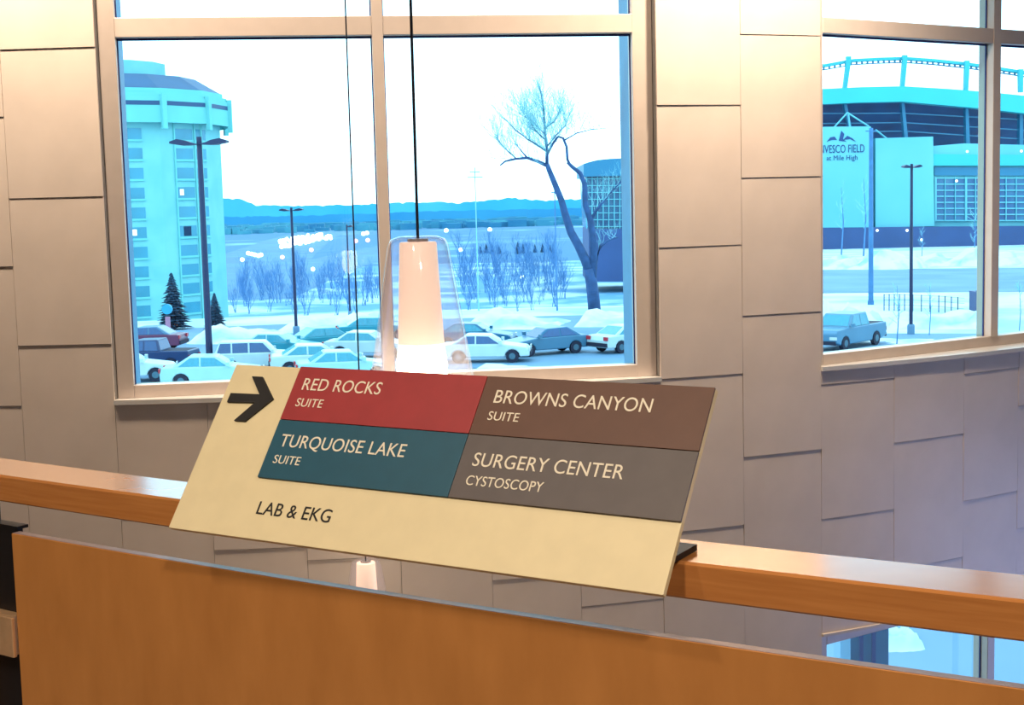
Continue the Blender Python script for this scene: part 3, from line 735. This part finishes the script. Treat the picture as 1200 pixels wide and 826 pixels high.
# ================================================================== lamp posts and poles
def lamp_post(px, py, ptop, wpx, halfhead, label, m='pole_dark', heads=2, headh=4):
    b = gpt(px, py); Y = b.y; s = Y / FPX; top = at(px - (py - ptop) * 0, ptop, Y); H = top.z - b.z
    root = thing('lamp_post', b, label, 'lamp post')
    r = wpx * s / 2
    MB().tube([b, b + Vector((0, 0, H))], [r * 1.1, r * .8], 10).build('pole', m, root)
    MB().lathe([(r * 2.2, 0), (r * 2.2, .5), (r * 1.9, .6), (.001, .6)], b, 12).build('base', 'asphalt' if m == 'pole_dark' else m, root)
    for sx in ((-1, 1) if heads == 2 else (1,)):
        L = halfhead * s; hh = headh * s; q = b + Vector((0, 0, H - hh * .6)); k = MB()
        pts = [(0, -.35), (.25, -.15), (.45, .15), (.75, .35), (1, .05), (1, -.2), (.6, -.45), (.35, -.45)]
        k.prism([q + Vector((sx * x * L, -.35, z * hh)) for x, z in pts], (0, .7, 0)); k.build('lamp_head', m, root)
    return root
lamp_post(246.5, 436, 160, 7.5, 33, 'thick twin headed lamp post in front of the hotel tower', headh=9)
lamp_post(347.5, 393, 243, 3.6, 13.5, 'slim twin headed lamp post in the middle of the lot', headh=4)
lamp_post(410.5, 374, 263, 2.2, 7, 'thin single arm lamp post beside the lamp cord', heads=1, headh=3)
lamp_post(1067.5, 392, 192, 4, 10.5, 'tall dark twin headed lamp post in front of the stadium', headh=4.5)
def pole(px, py, ptop, wpx, label, m, arms=()):
    b = gpt(px, py); s = b.y / FPX; H = at(px, ptop, b.y).z - b.z; root = thing('utility_pole', b, label, 'pole')
    MB().tube([b, b + Vector((0, 0, H))], [wpx * s * .55, wpx * s * .42], 10).build('pole', m, root)
    for (dz, L) in arms: MB().box((b.x - L * s, b.y - .12, b.z + H - dz * s), (b.x + L * s, b.y + .12, b.z + H - (dz - 1.2) * s)).build('crossarm', m, root)
    MB().lathe([(wpx * s * .7, 0), (wpx * s * .7, .3), (.001, .3)], b, 10).build('collar', m, root)
pole(1020.5, 357, 150, 5.5, 'thick pale utility pole beside the stadium lettering', 'pole_light', ((4, 6),))
pole(561, 364, 196, 1.3, 'thin far pole left of the bare tree', 'twig_pale', ((6, 6), (12, 9)))
pole(653, 364, 222, 1.6, 'short pole with a box left of the tree trunk', 'bark_far', ((4, 4),))

# ================================================================== trees
def branch(m, p, d, L, r, depth, rnd, spread=.55, up=.12, k=4):
    n = 3; pts = [p]; q = p.copy(); dd = d.copy()
    for i in range(n):
        dd = (dd + Vector((rnd.uniform(-.18, .18), rnd.uniform(-.18, .18), rnd.uniform(-.1, .16) + up * .5))).normalized(); q = q + dd * (L / n); pts.append(q)
    m.tube(pts, [r * (1 - .45 * i / n) for i in range(n + 1)], k, cap=False)
    if depth == 0: return
    for c in range(rnd.choice((2, 3))):
        i = rnd.choice((2, 3, 3)); ax = Vector((rnd.uniform(-1, 1), rnd.uniform(-1, 1), rnd.uniform(-.4, .7))).normalized()
        branch(m, pts[i], (dd + ax * spread + Vector((0, 0, up))).normalized(), L * rnd.uniform(.6, .82), r * .58, depth - 1, rnd, spread, up, 3 if depth < 3 else k)
def big_tree():
    b = gpt(697, 366); Y = b.y; s = Y / FPX; rnd = random.Random(4)
    root = thing('bare_tree', b, 'large bare tree with forked trunk at the right of the left window', 'tree')
    def limb(pts, w0, w1, m, dy=0):
        P = [at(x, y, Y + dy * i * s) for i, (x, y) in enumerate(pts)]
        n = len(P); m.tube(P, [(w0 + (w1 - w0) * i / (n - 1)) * s / 2 for i in range(n)], 8); return P
    t = MB()
    limb([(697, 367), (695, 345), (693, 330), (690, 315)], 15, 13, t)
    A = limb([(691, 318), (686, 305), (678, 288), (669, 272), (662, 250), (658, 235), (650, 215), (643, 198), (641, 192)], 12, 5, t)
    B = limb([(694, 325), (696, 300), (695, 280), (692, 258), (686, 240), (685, 215), (680, 203), (670, 195), (665, 190)], 10, 3.5, t)
    t.build('trunk', 'bark', root, True)
    br = MB()
    br1 = limb([(641, 194), (630, 189), (618, 185), (605, 186), (592, 189), (586, 194)], 4.5, 1.5, br)
    br2 = limb([(641, 192), (641, 175), (639, 158), (638, 140), (637, 128), (634, 108), (630, 95)], 4, 1, br)
    br3 = limb([(642, 180), (648, 168), (654, 160), (660, 162), (664, 172), (665, 187), (669, 195)], 2.6, 3.2, br)
    br11 = limb([(641, 172), (652, 158), (662, 148), (668, 132)], 2, .7, br); br12 = limb([(662, 164), (676, 156), (692, 152), (712, 150)], 1.6, .5, br); br13 = limb([(639, 158), (624, 142), (608, 133)], 1.6, .5, br)
    br4 = limb([(698, 305), (704, 288), (712, 282), (724, 278)], 5, 1.5, br)
    br5 = limb([(618, 185), (611, 177), (605, 169)], 2, 1, br); br6 = limb([(691, 260), (700, 245), (712, 230), (726, 215), (732, 200)], 4, 1.2, br)
    br7 = limb([(641, 178), (630, 170), (618, 163), (604, 152), (590, 138)], 2.2, .8, br); br8 = limb([(639, 150), (650, 142), (656, 130)], 1.8, .7, br)
    br9 = limb([(640, 165), (625, 150), (618, 135)], 1.8, .7, br); br10 = limb([(605, 186), (590, 172), (580, 160)], 1.6, .6, br)
    br.build('branches', 'bark', root, True)
    tw = MB()
    for P, n, L in ((br1, 22, 15), (br2, 60, 17), (br3, 14, 15), (br4, 8, 10), (br5, 10, 14), (br6, 14, 13), (br7, 50, 16), (br8, 30, 15), (br9, 40, 16), (br10, 34, 18), (br11, 40, 17), (br12, 22, 14), (br13, 40, 16)):
        for k in range(n):
            i = rnd.randrange(1, len(P)); j = P[i - 1].lerp(P[i], rnd.random())
            d = ((P[i] - P[i - 1]).normalized() * .5 + Vector((rnd.uniform(-1, .6), rnd.uniform(-1, 1), rnd.uniform(.0, 1)))).normalized()
            branch(tw, j, d, L * s * rnd.uniform(.7, 1.3), .6 * s * .5, 3, rnd, .75, .1, 3)
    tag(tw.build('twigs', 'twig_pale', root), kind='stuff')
big_tree()
def spruce(H, seed):
    rnd = random.Random(seed); root = thing('spruce_tree', (0, 0, 0), 'x', 'tree')
    MB().tube([(0, 0, 0), (0, 0, H * .9)], [H * .02, H * .005], 6).build('trunk', 'bark', root)
    f = MB(); z = H * .06; lay = 0
    while z < H * .97:
        rr = H * .33 * (1 - z / H) ** .8 + .1; nb = int(11 + 10 * (1 - z / H))
        for j in range(nb):
            a = 2 * math.pi * (j + rnd.uniform(-.3, .3)) / nb; L = rr * rnd.uniform(.75, 1.12); d = Vector((math.cos(a), math.sin(a), 0)); pn = Vector((-d.y, d.x, 0))
            o = Vector((0, 0, z + rnd.uniform(-.1, .1) * H * .05)); w_ = L * .32; n = len(f.v)
            f.v += [o + Vector((0, 0, H * .035)), o + d * L * .55 + pn * w_ + Vector((0, 0, -H * .012)), o + d * L + Vector((0, 0, -H * .035 + rnd.uniform(0, .02) * H)), o + d * L * .55 - pn * w_ + Vector((0, 0, -H * .012)), o + d * L * .5 + Vector((0, 0, H * .02))]
            f.f += [(n, n + 1, n + 4), (n, n + 4, n + 3), (n + 1, n + 2, n + 4), (n + 4, n + 2, n + 3), (n, n + 3, n + 2, n + 1)]
        z += H * .042
    f.lathe([(H * .012, H * .9), (.001, H)], (0, 0, 0), 5)
    f.build('foliage', 'spruce', root); return root
def put(root, px, py, hpx, H, label, grp=None, rz=0):
    b = gpt(px, py); k = hpx * b.y / FPX / H; root.location = b; root.scale = (k, k, k); root.rotation_euler = (0, 0, rz); root['label'] = label
    if grp: root['group'] = grp
sp = spruce(10, 2); put(sp, 204, 386, 68, 10, 'taller dark spruce beside the hotel tower')
s2 = copy_tree(sp); put(s2, 253, 388, 46, 10, 'shorter dark spruce half hidden by the thick lamp post', rz=1.3)
for i, (x, y, h) in enumerate(((563, 297, 9), (570, 297, 12), (577, 298, 12), (585, 298, 11), (607, 298, 15), (613, 297, 12), (627, 296, 10), (636, 296, 11), (645, 296, 9))):
    c_ = copy_tree(sp); put(c_, x, y, h, 10, 'tiny far evergreen in the row across the valley', 'far evergreens across the valley', rz=i)
protos = []
for k in range(5):
    rnd = random.Random(20 + k); m = MB()
    for j in range(4): branch(m, Vector((rnd.uniform(-.5, .5), rnd.uniform(-.5, .5), 0)), Vector((rnd.uniform(-.35, .35), rnd.uniform(-.35, .35), 1)).normalized(), rnd.uniform(1.7, 2.5), .075, 4, rnd, .6, .15, 4)
    protos.append(m)
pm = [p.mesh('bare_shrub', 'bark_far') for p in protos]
for me in pm: me.update()
rnd = random.Random(9); nshr = 0
PLACED = []
def shrub(px, py, hpx, lab, grp):
    b = gpt(px, py); me = pm[rnd.randrange(5)]; H = max(v.co.z for v in me.vertices); k = hpx * b.y / FPX / H
    rad = max(math.hypot(v.co.x, v.co.y) for v in me.vertices) * k * .95
    if any((b - q).length < .78 * (rad + r2) for q, r2 in PLACED): return False
    PLACED.append((b, rad)); o = bpy.data.objects.new('bare_shrub', me); col.objects.link(o)
    o.location = b + Vector((0, 0, -.1)); o.scale = (k * .95, k * .95, k); o.rotation_euler = (0, 0, rnd.uniform(0, 6.28)); tag(o, lab, 'shrub', grp); return True
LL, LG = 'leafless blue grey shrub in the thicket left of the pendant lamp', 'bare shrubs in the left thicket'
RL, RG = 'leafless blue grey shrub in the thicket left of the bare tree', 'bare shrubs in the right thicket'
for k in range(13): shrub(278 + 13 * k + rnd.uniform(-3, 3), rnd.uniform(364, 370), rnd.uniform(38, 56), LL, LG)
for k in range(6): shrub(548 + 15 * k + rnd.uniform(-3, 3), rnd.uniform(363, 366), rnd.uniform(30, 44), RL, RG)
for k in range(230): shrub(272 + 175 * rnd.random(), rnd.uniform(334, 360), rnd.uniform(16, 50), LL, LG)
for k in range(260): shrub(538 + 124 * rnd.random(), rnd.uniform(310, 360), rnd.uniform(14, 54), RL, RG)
for i, (px, py, h, lab) in enumerate(((986, 300, 80, 'thin bare sapling near the right window frame'), (1012, 300, 90, 'thin bare sapling left of the pale utility pole'), (1051, 404, 70, 'thin bare sapling at the left of the dark lamp post base'), (1089, 393, 58, 'thin bare sapling right of the dark lamp post'), (1141, 305, 60, 'thin bare sapling in front of the stadium glazing'), (1080, 305, 40, 'small bare sapling on the far snow bank'), (1194, 395, 60, 'thin bare sapling behind the right mullion'))):
    b = gpt(px, py); H = h * b.y / FPX; r_ = random.Random(50 + i); m = MB(); root = thing('bare_sapling', b, lab, 'tree')
    m.tube([b, b + Vector((.03 * H, 0, H * .5)), b + Vector((0, 0, H))], [.012 * H, .009 * H, .003 * H], 5); m.build('stem', 'bark_far', root)
    m = MB()
    for k in range(14):
        zz = r_.uniform(.35, .95); branch(m, b + Vector((0, 0, H * zz)), Vector((r_.uniform(-1, 1), r_.uniform(-1, 1), .8)).normalized(), H * .1, .0045 * H, 1, r_, .5, .1, 3)
    tag(m.build('twigs', 'twig_pale', root), kind='stuff')

# ================================================================== snow banks
def snow_bank(px0, px1, py, hpx, label, depth=6, seed=0):
    a, b = gpt(px0, py), gpt(px1, py); c_ = (a + b) / 2; L = (b - a).length; s = c_.y / FPX; H = hpx * s; u = (b - a).normalized(); n = Vector((-u.y, u.x, 0)); m = MB(); NU, NV = max(12, int(L / .7)), 12
    rr = random.Random(seed); ph = [rr.uniform(0, 6) for _ in range(6)]
    for i in range(NU + 1):
        t = i / NU
        for j in range(NV + 1):
            q = j / NV; env = math.sin(math.pi * q) ** .8 * min(1, math.sin(math.pi * t) * 3) ** .7
            bump = .6 + .22 * math.sin(t * L * .55 + ph[0]) + .2 * math.sin(t * L * 1.2 + ph[1] + q * 4) + .16 * math.sin(t * L * 2.3 + ph[2] - q * 6) + rr.uniform(-.13, .13)
            p = a + u * L * t + n * depth * (q - .1); m.v.append(Vector((p.x, p.y, tz(p.x, p.y) - .05 + H * env * max(.12, bump))))
    for i in range(NU):
        for j in range(NV): q = i * (NV + 1) + j; m.f.append((q, q + NV + 1, q + NV + 2, q + 1))
    o = m.build('snow_bank', 'snow', smooth=True, origin=c_); tag(o, label, 'snow bank')
snow_bank(216, 305, 403, 19, 'lumpy snow bank right of the dark spruces', 6, 1)
snow_bank(318, 452, 390, 18, 'snow bank behind the parked white sedans', 7, 2)
snow_bank(420, 480, 376, 10, 'further snow bank at the foot of the left thicket', 3, 12)
snow_bank(540, 648, 386, 20, 'long snow bank behind the dark teal car', 7, 3)
snow_bank(672, 775, 383, 20, 'snow bank at the foot of the bare tree', 7, 4)
snow_bank(950, 1034, 388, 44, 'high snow bank behind the pickup truck', 8, 5)
snow_bank(1040, 1170, 385, 22, 'broad low snow mound in front of the fence', 6, 6)
snow_bank(940, 1060, 316, 24, 'ploughed snow bank along the street by the pale pole', 12, 7)
snow_bank(1040, 1230, 312, 21, 'ploughed snow bank along the street below the glazing', 12, 8)
snow_bank(1030, 1090, 764, 26, 'snow heap on the driveway outside the lower window', 2.5, 9)
snow_bank(1000, 1175, 404, 7, 'snow strip around the dark lamp post base', 4, 10)
snow_bank(540, 770, 441, 12, 'snow strip along the bottom right of the left window', 4, 13)

# ================================================================== vehicles
def arch(cx, r, n=6): return [(cx - r * math.cos(math.pi * i / n), .30 + r * math.sin(math.pi * i / n)) for i in range(n + 1)]
def vehicle(kind, paint, glass='car_glass', roof=None):
    # local x: nose at +x, z up
    if kind == 'sedan':
        L, Wd, H = 4.6, 1.78, 1.45; wx = (-1.35, 1.4)
        low = [(-2.28, .32)] + arch(wx[0], .38) + arch(wx[1], .38) + [(2.28, .32), (2.3, .62), (2.1, .78), (.95, .95), (-1.35, .98), (-2.2, .95), (-2.3, .7)]
        cab = [(-1.75, .95), (.98, .93), (.25, 1.40), (-.95, 1.43)]; win = [((-.42, .98), (.72, .98), (.2, 1.34), (-.42, 1.37)), ((-1.45, .99), (-.5, .99), (-.5, 1.37), (-.92, 1.36))]
    elif kind == 'suv':
        L, Wd, H = 4.8, 1.9, 1.8; wx = (-1.4, 1.45)
        low = [(-2.38, .38)] + arch(wx[0], .42) + arch(wx[1], .42) + [(2.38, .38), (2.4, .8), (2.2, 1.0), (1.15, 1.1), (-2.3, 1.12), (-2.4, .8)]
        cab = [(-2.35, 1.1), (1.2, 1.08), (.55, 1.74), (-2.05, 1.78)]; win = [((-.3, 1.13), (.95, 1.13), (.47, 1.66), (-.3, 1.69)), ((-1.3, 1.13), (-.4, 1.13), (-.4, 1.69), (-1.3, 1.69)), ((-2.2, 1.14), (-1.4, 1.14), (-1.4, 1.69), (-2.0, 1.69))]
    else:
        L, Wd, H = 5.5, 1.95, 1.85; wx = (-1.6, 1.75)
        low = [(-2.72, .45)] + arch(wx[0], .45) + arch(wx[1], .45) + [(2.72, .45), (2.75, .95), (2.6, 1.12), (1.3, 1.18), (-2.7, 1.18), (-2.75, .9)]
        cab = [(-.95, 1.16), (1.38, 1.16), (.75, 1.82), (-.75, 1.85)]; win = [((.12, 1.2), (1.1, 1.2), (.66, 1.74), (.12, 1.76)), ((-.8, 1.2), (.02, 1.2), (.02, 1.76), (-.66, 1.76))]
    root = thing('car' if kind != 'pickup' else 'pickup_truck', (0, 0, 0), 'x', 'car' if kind != 'pickup' else 'truck'); y = Wd / 2
    MB().prism([(px, -y, pz) for px, pz in low], (0, Wd, 0)).build('body', 'paint_' + paint, root, bevel=.06)
    t = .18; k = MB(); n = len(cab)
    k.quadbox([(cab[0][0], -y + .04, cab[0][1]), (cab[1][0], -y + .04, cab[1][1]), (cab[1][0], y - .04, cab[1][1]), (cab[0][0], y - .04, cab[0][1]), (cab[3][0], -y + t, cab[3][1]), (cab[2][0], -y + t, cab[2][1]), (cab[2][0], y - t, cab[2][1]), (cab[3][0], y - t, cab[3][1])])
    k.build('cabin', 'paint_' + (roof or paint), root, bevel=.05)
    zc0, zc1 = cab[0][1], cab[3][1]
    yy = lambda z: y - .04 - (t - .04) * (z - zc0) / (zc1 - zc0) + .012
    for sgn in (-1, 1):
        for q in win: MB().prism([(px, sgn * yy(pz), pz) for px, pz in q], (0, -sgn * .01, 0)).build('side_window', glass, root)
    def screen(p0, p1, nm, dx):
        f0, f1 = .12, .9; a = [p0[i] + (p1[i] - p0[i]) * f0 for i in (0, 1)]; b = [p0[i] + (p1[i] - p0[i]) * f1 for i in (0, 1)]
        MB().prism([(a[0] + dx, -yy(a[1]) + .1, a[1]), (a[0] + dx, yy(a[1]) - .1, a[1]), (b[0] + dx, yy(b[1]) - .1, b[1]), (b[0] + dx, -yy(b[1]) + .1, b[1])], (-dx * .5, 0, 0)).build(nm, glass, root)
    screen(cab[1], cab[2], 'windshield', .015); screen(cab[0], cab[3], 'rear_window', -.015)
    rw = .33 if kind == 'sedan' else .38
    for wxx in wx:
        for sgn in (-1, 1):
            m = MB(); c0 = Vector((wxx, sgn * (y - .2), rw)); ax = Vector((0, sgn, 0)); m.tube([c0, c0 + ax * .21], rw, 16)
            wh = m.build('wheel', 'tyre', root); MB().tube([c0 + ax * .2, c0 + ax * .222], rw * .5, 12).build('hub', 'hub', wh)
    xe = low[-1][0]; xf = max(p[0] for p in low)
    for sgn in (-1, 1):
        MB().box((xf - .05, sgn * y * .8 - .2, .62), (xf + .015, sgn * y * .8 + .2, .78)).build('headlight', 'head_light', root)
        MB().box((xe - .03, sgn * y * .82 - .16, .72), (xe + .04, sgn * y * .82 + .16, .92)).build('tail_light', 'tail_light', root)
        MB().box((cab[1][0] - .25, sgn * (y + .12) - .1, zc0 + .02), (cab[1][0] - .1, sgn * (y + .12) + .1, zc0 + .2)).build('wing_mirror', 'paint_' + paint, root)
    MB().box((xf - .06, -y * .95, .36), (xf + .05, y * .95, .55)).build('bumper', 'tyre', root); MB().box((xe - .06, -y * .95, .38), (xe + .04, y * .95, .58)).build('bumper', 'tyre', root)
    if kind == 'pickup':
        MB().box((-2.6, -y + .12, 1.1), (-1.05, y - .12, 1.19)).build('cargo_bed', 'tyre', root)
    return root
def park(kind, paint, px, py, deg, label, glass='car_glass', roof=None, sc=1.0):
    o = vehicle(kind, paint, glass, roof); b = gpt(px, py); o.location = b + Vector((0, 0, .035)); o.rotation_euler = (0, 0, R(deg)); o.scale = (sc,) * 3; o['label'] = label
park('pickup', 'navy', 178, 433, 172, 'dark navy pickup truck at the left end of the lot', sc=.85)
park('sedan', 'maroon', 171, 411, 176, 'maroon car parked behind the dark navy pickup', roof='steel')
park('sedan', 'white', 150, 447, 8, 'snowy white car at the bottom left window corner', 'car_glass_pale')
park('sedan', 'ice', 250, 452, 5, 'snow covered pale car in front of the thick lamp post', 'car_glass_pale')
park('suv', 'white', 301, 434, 6, 'white van with dark side windows right of the thick lamp post', sc=.85)
park('sedan', 'teal', 328, 421, -8, 'turquoise car between the white van and the white sedan', 'car_glass_pale', 'ice')
park('sedan', 'white', 372, 437, 10, 'white sedan just above the red sign plate', 'car_glass_pale')
park('sedan', 'ice', 405, 446, 12, 'pale sedan half hidden behind the sign left of the pendant', 'car_glass_pale')
park('sedan', 'teal', 384, 413, 30, 'turquoise car behind the white sedans', 'car_glass_pale')
park('sedan', 'white', 432, 419, -8, 'white car with dark wheels beside the pendant lamp', 'car_glass_pale')
park('sedan', 'teal', 440, 399, 10, 'small turquoise car furthest back beside the pendant lamp', 'car_glass_pale')
park('sedan', 'dark_teal', 556, 408, -10, 'dark teal car right of the pendant lamp', 'car_glass_pale', 'dark_teal')
park('sedan', 'white', 570, 424, -4, 'white car in front of the dark teal car', 'car_glass')
park('sedan', 'steel', 640, 415, -155, 'blue grey sedan with dark roof in the right half of the lot', 'car_glass', 'dark_teal')
park('sedan', 'white', 739, 411, 35, 'white car with red tail lights by the right window edge', 'car_glass_pale')
park('pickup', 'silver', 991, 407, -132, 'silver blue pickup truck in the right window', 'car_glass_pale')

# ================================================================== fence, gate, marker, pier
fp = [gpt(x, y) for x, y in ((1036, 364), (1060, 364), (1100, 366), (1130, 369))]
fr = thing('chain_fence', fp[0], 'low dark wire fence along the snow mound', 'fence')
for a, b in zip(fp, fp[1:]):
    for k in range(4):
        p = a.lerp(b, k / 4); MB().tube([p, p + Vector((0, 0, 1.15))], .035, 6).build('fence_post', 'fence_dark', fr)
    for h in (.4, .75, 1.1): MB().tube([a + Vector((0, 0, h)), b + Vector((0, 0, h))], .012, 5).build('fence_rail', 'fence_dark', fr)
b = gpt(1153, 371); s = b.y / FPX
gt = thing('enclosure', b, 'purple walled enclosure beside the window mullion', 'enclosure')
MB().box((b.x - 8 * s, b.y, b.z), (b.x + 14 * s, b.y + 1.6, b.z + 29 * s)).build('wall', 'gate_purple', gt); MB().box((b.x - 9 * s, b.y - .1, b.z), (b.x - 7 * s, b.y + .1, b.z + 31 * s)).build('post', 'fence_dark', gt)
b = gpt(197.5, 393); s = b.y / FPX; mk = thing('round_marker', b, 'round turquoise marker on a pink post behind the maroon car', 'marker')
MB().box((b.x - 2.6 * s, b.y - .1, b.z), (b.x + 2.6 * s, b.y + .1, b.z + 22 * s)).build('post', 'pink', mk)
MB().tube([b + Vector((0, -.12, 31 * s)), b + Vector((0, .12, 31 * s))], 6 * s, 16).build('disc', 'turquoise', mk)
pc = at(1019, 760, 12.6); pr = thing('canopy_pier', (pc.x, pc.y, G), 'dark blue pier standing outside the lower window', 'pier')
hw = 23 / FPX * 12.6
MB().box((pc.x - hw, pc.y, G), (pc.x + hw, pc.y + .4, -1.15)).build('shaft', 'stadium_steel', pr)
for k in (-.55, .1): MB().box((pc.x + hw * k, pc.y - .03, G), (pc.x + hw * (k + .18), pc.y + .01, -1.15)).build('fin', 'stadium_dark', pr)
MB().box((pc.x - hw - .05, pc.y - .05, -1.15), (pc.x + hw + .05, pc.y + .45, -1.05)).build('cap', 'stadium_steel', pr)
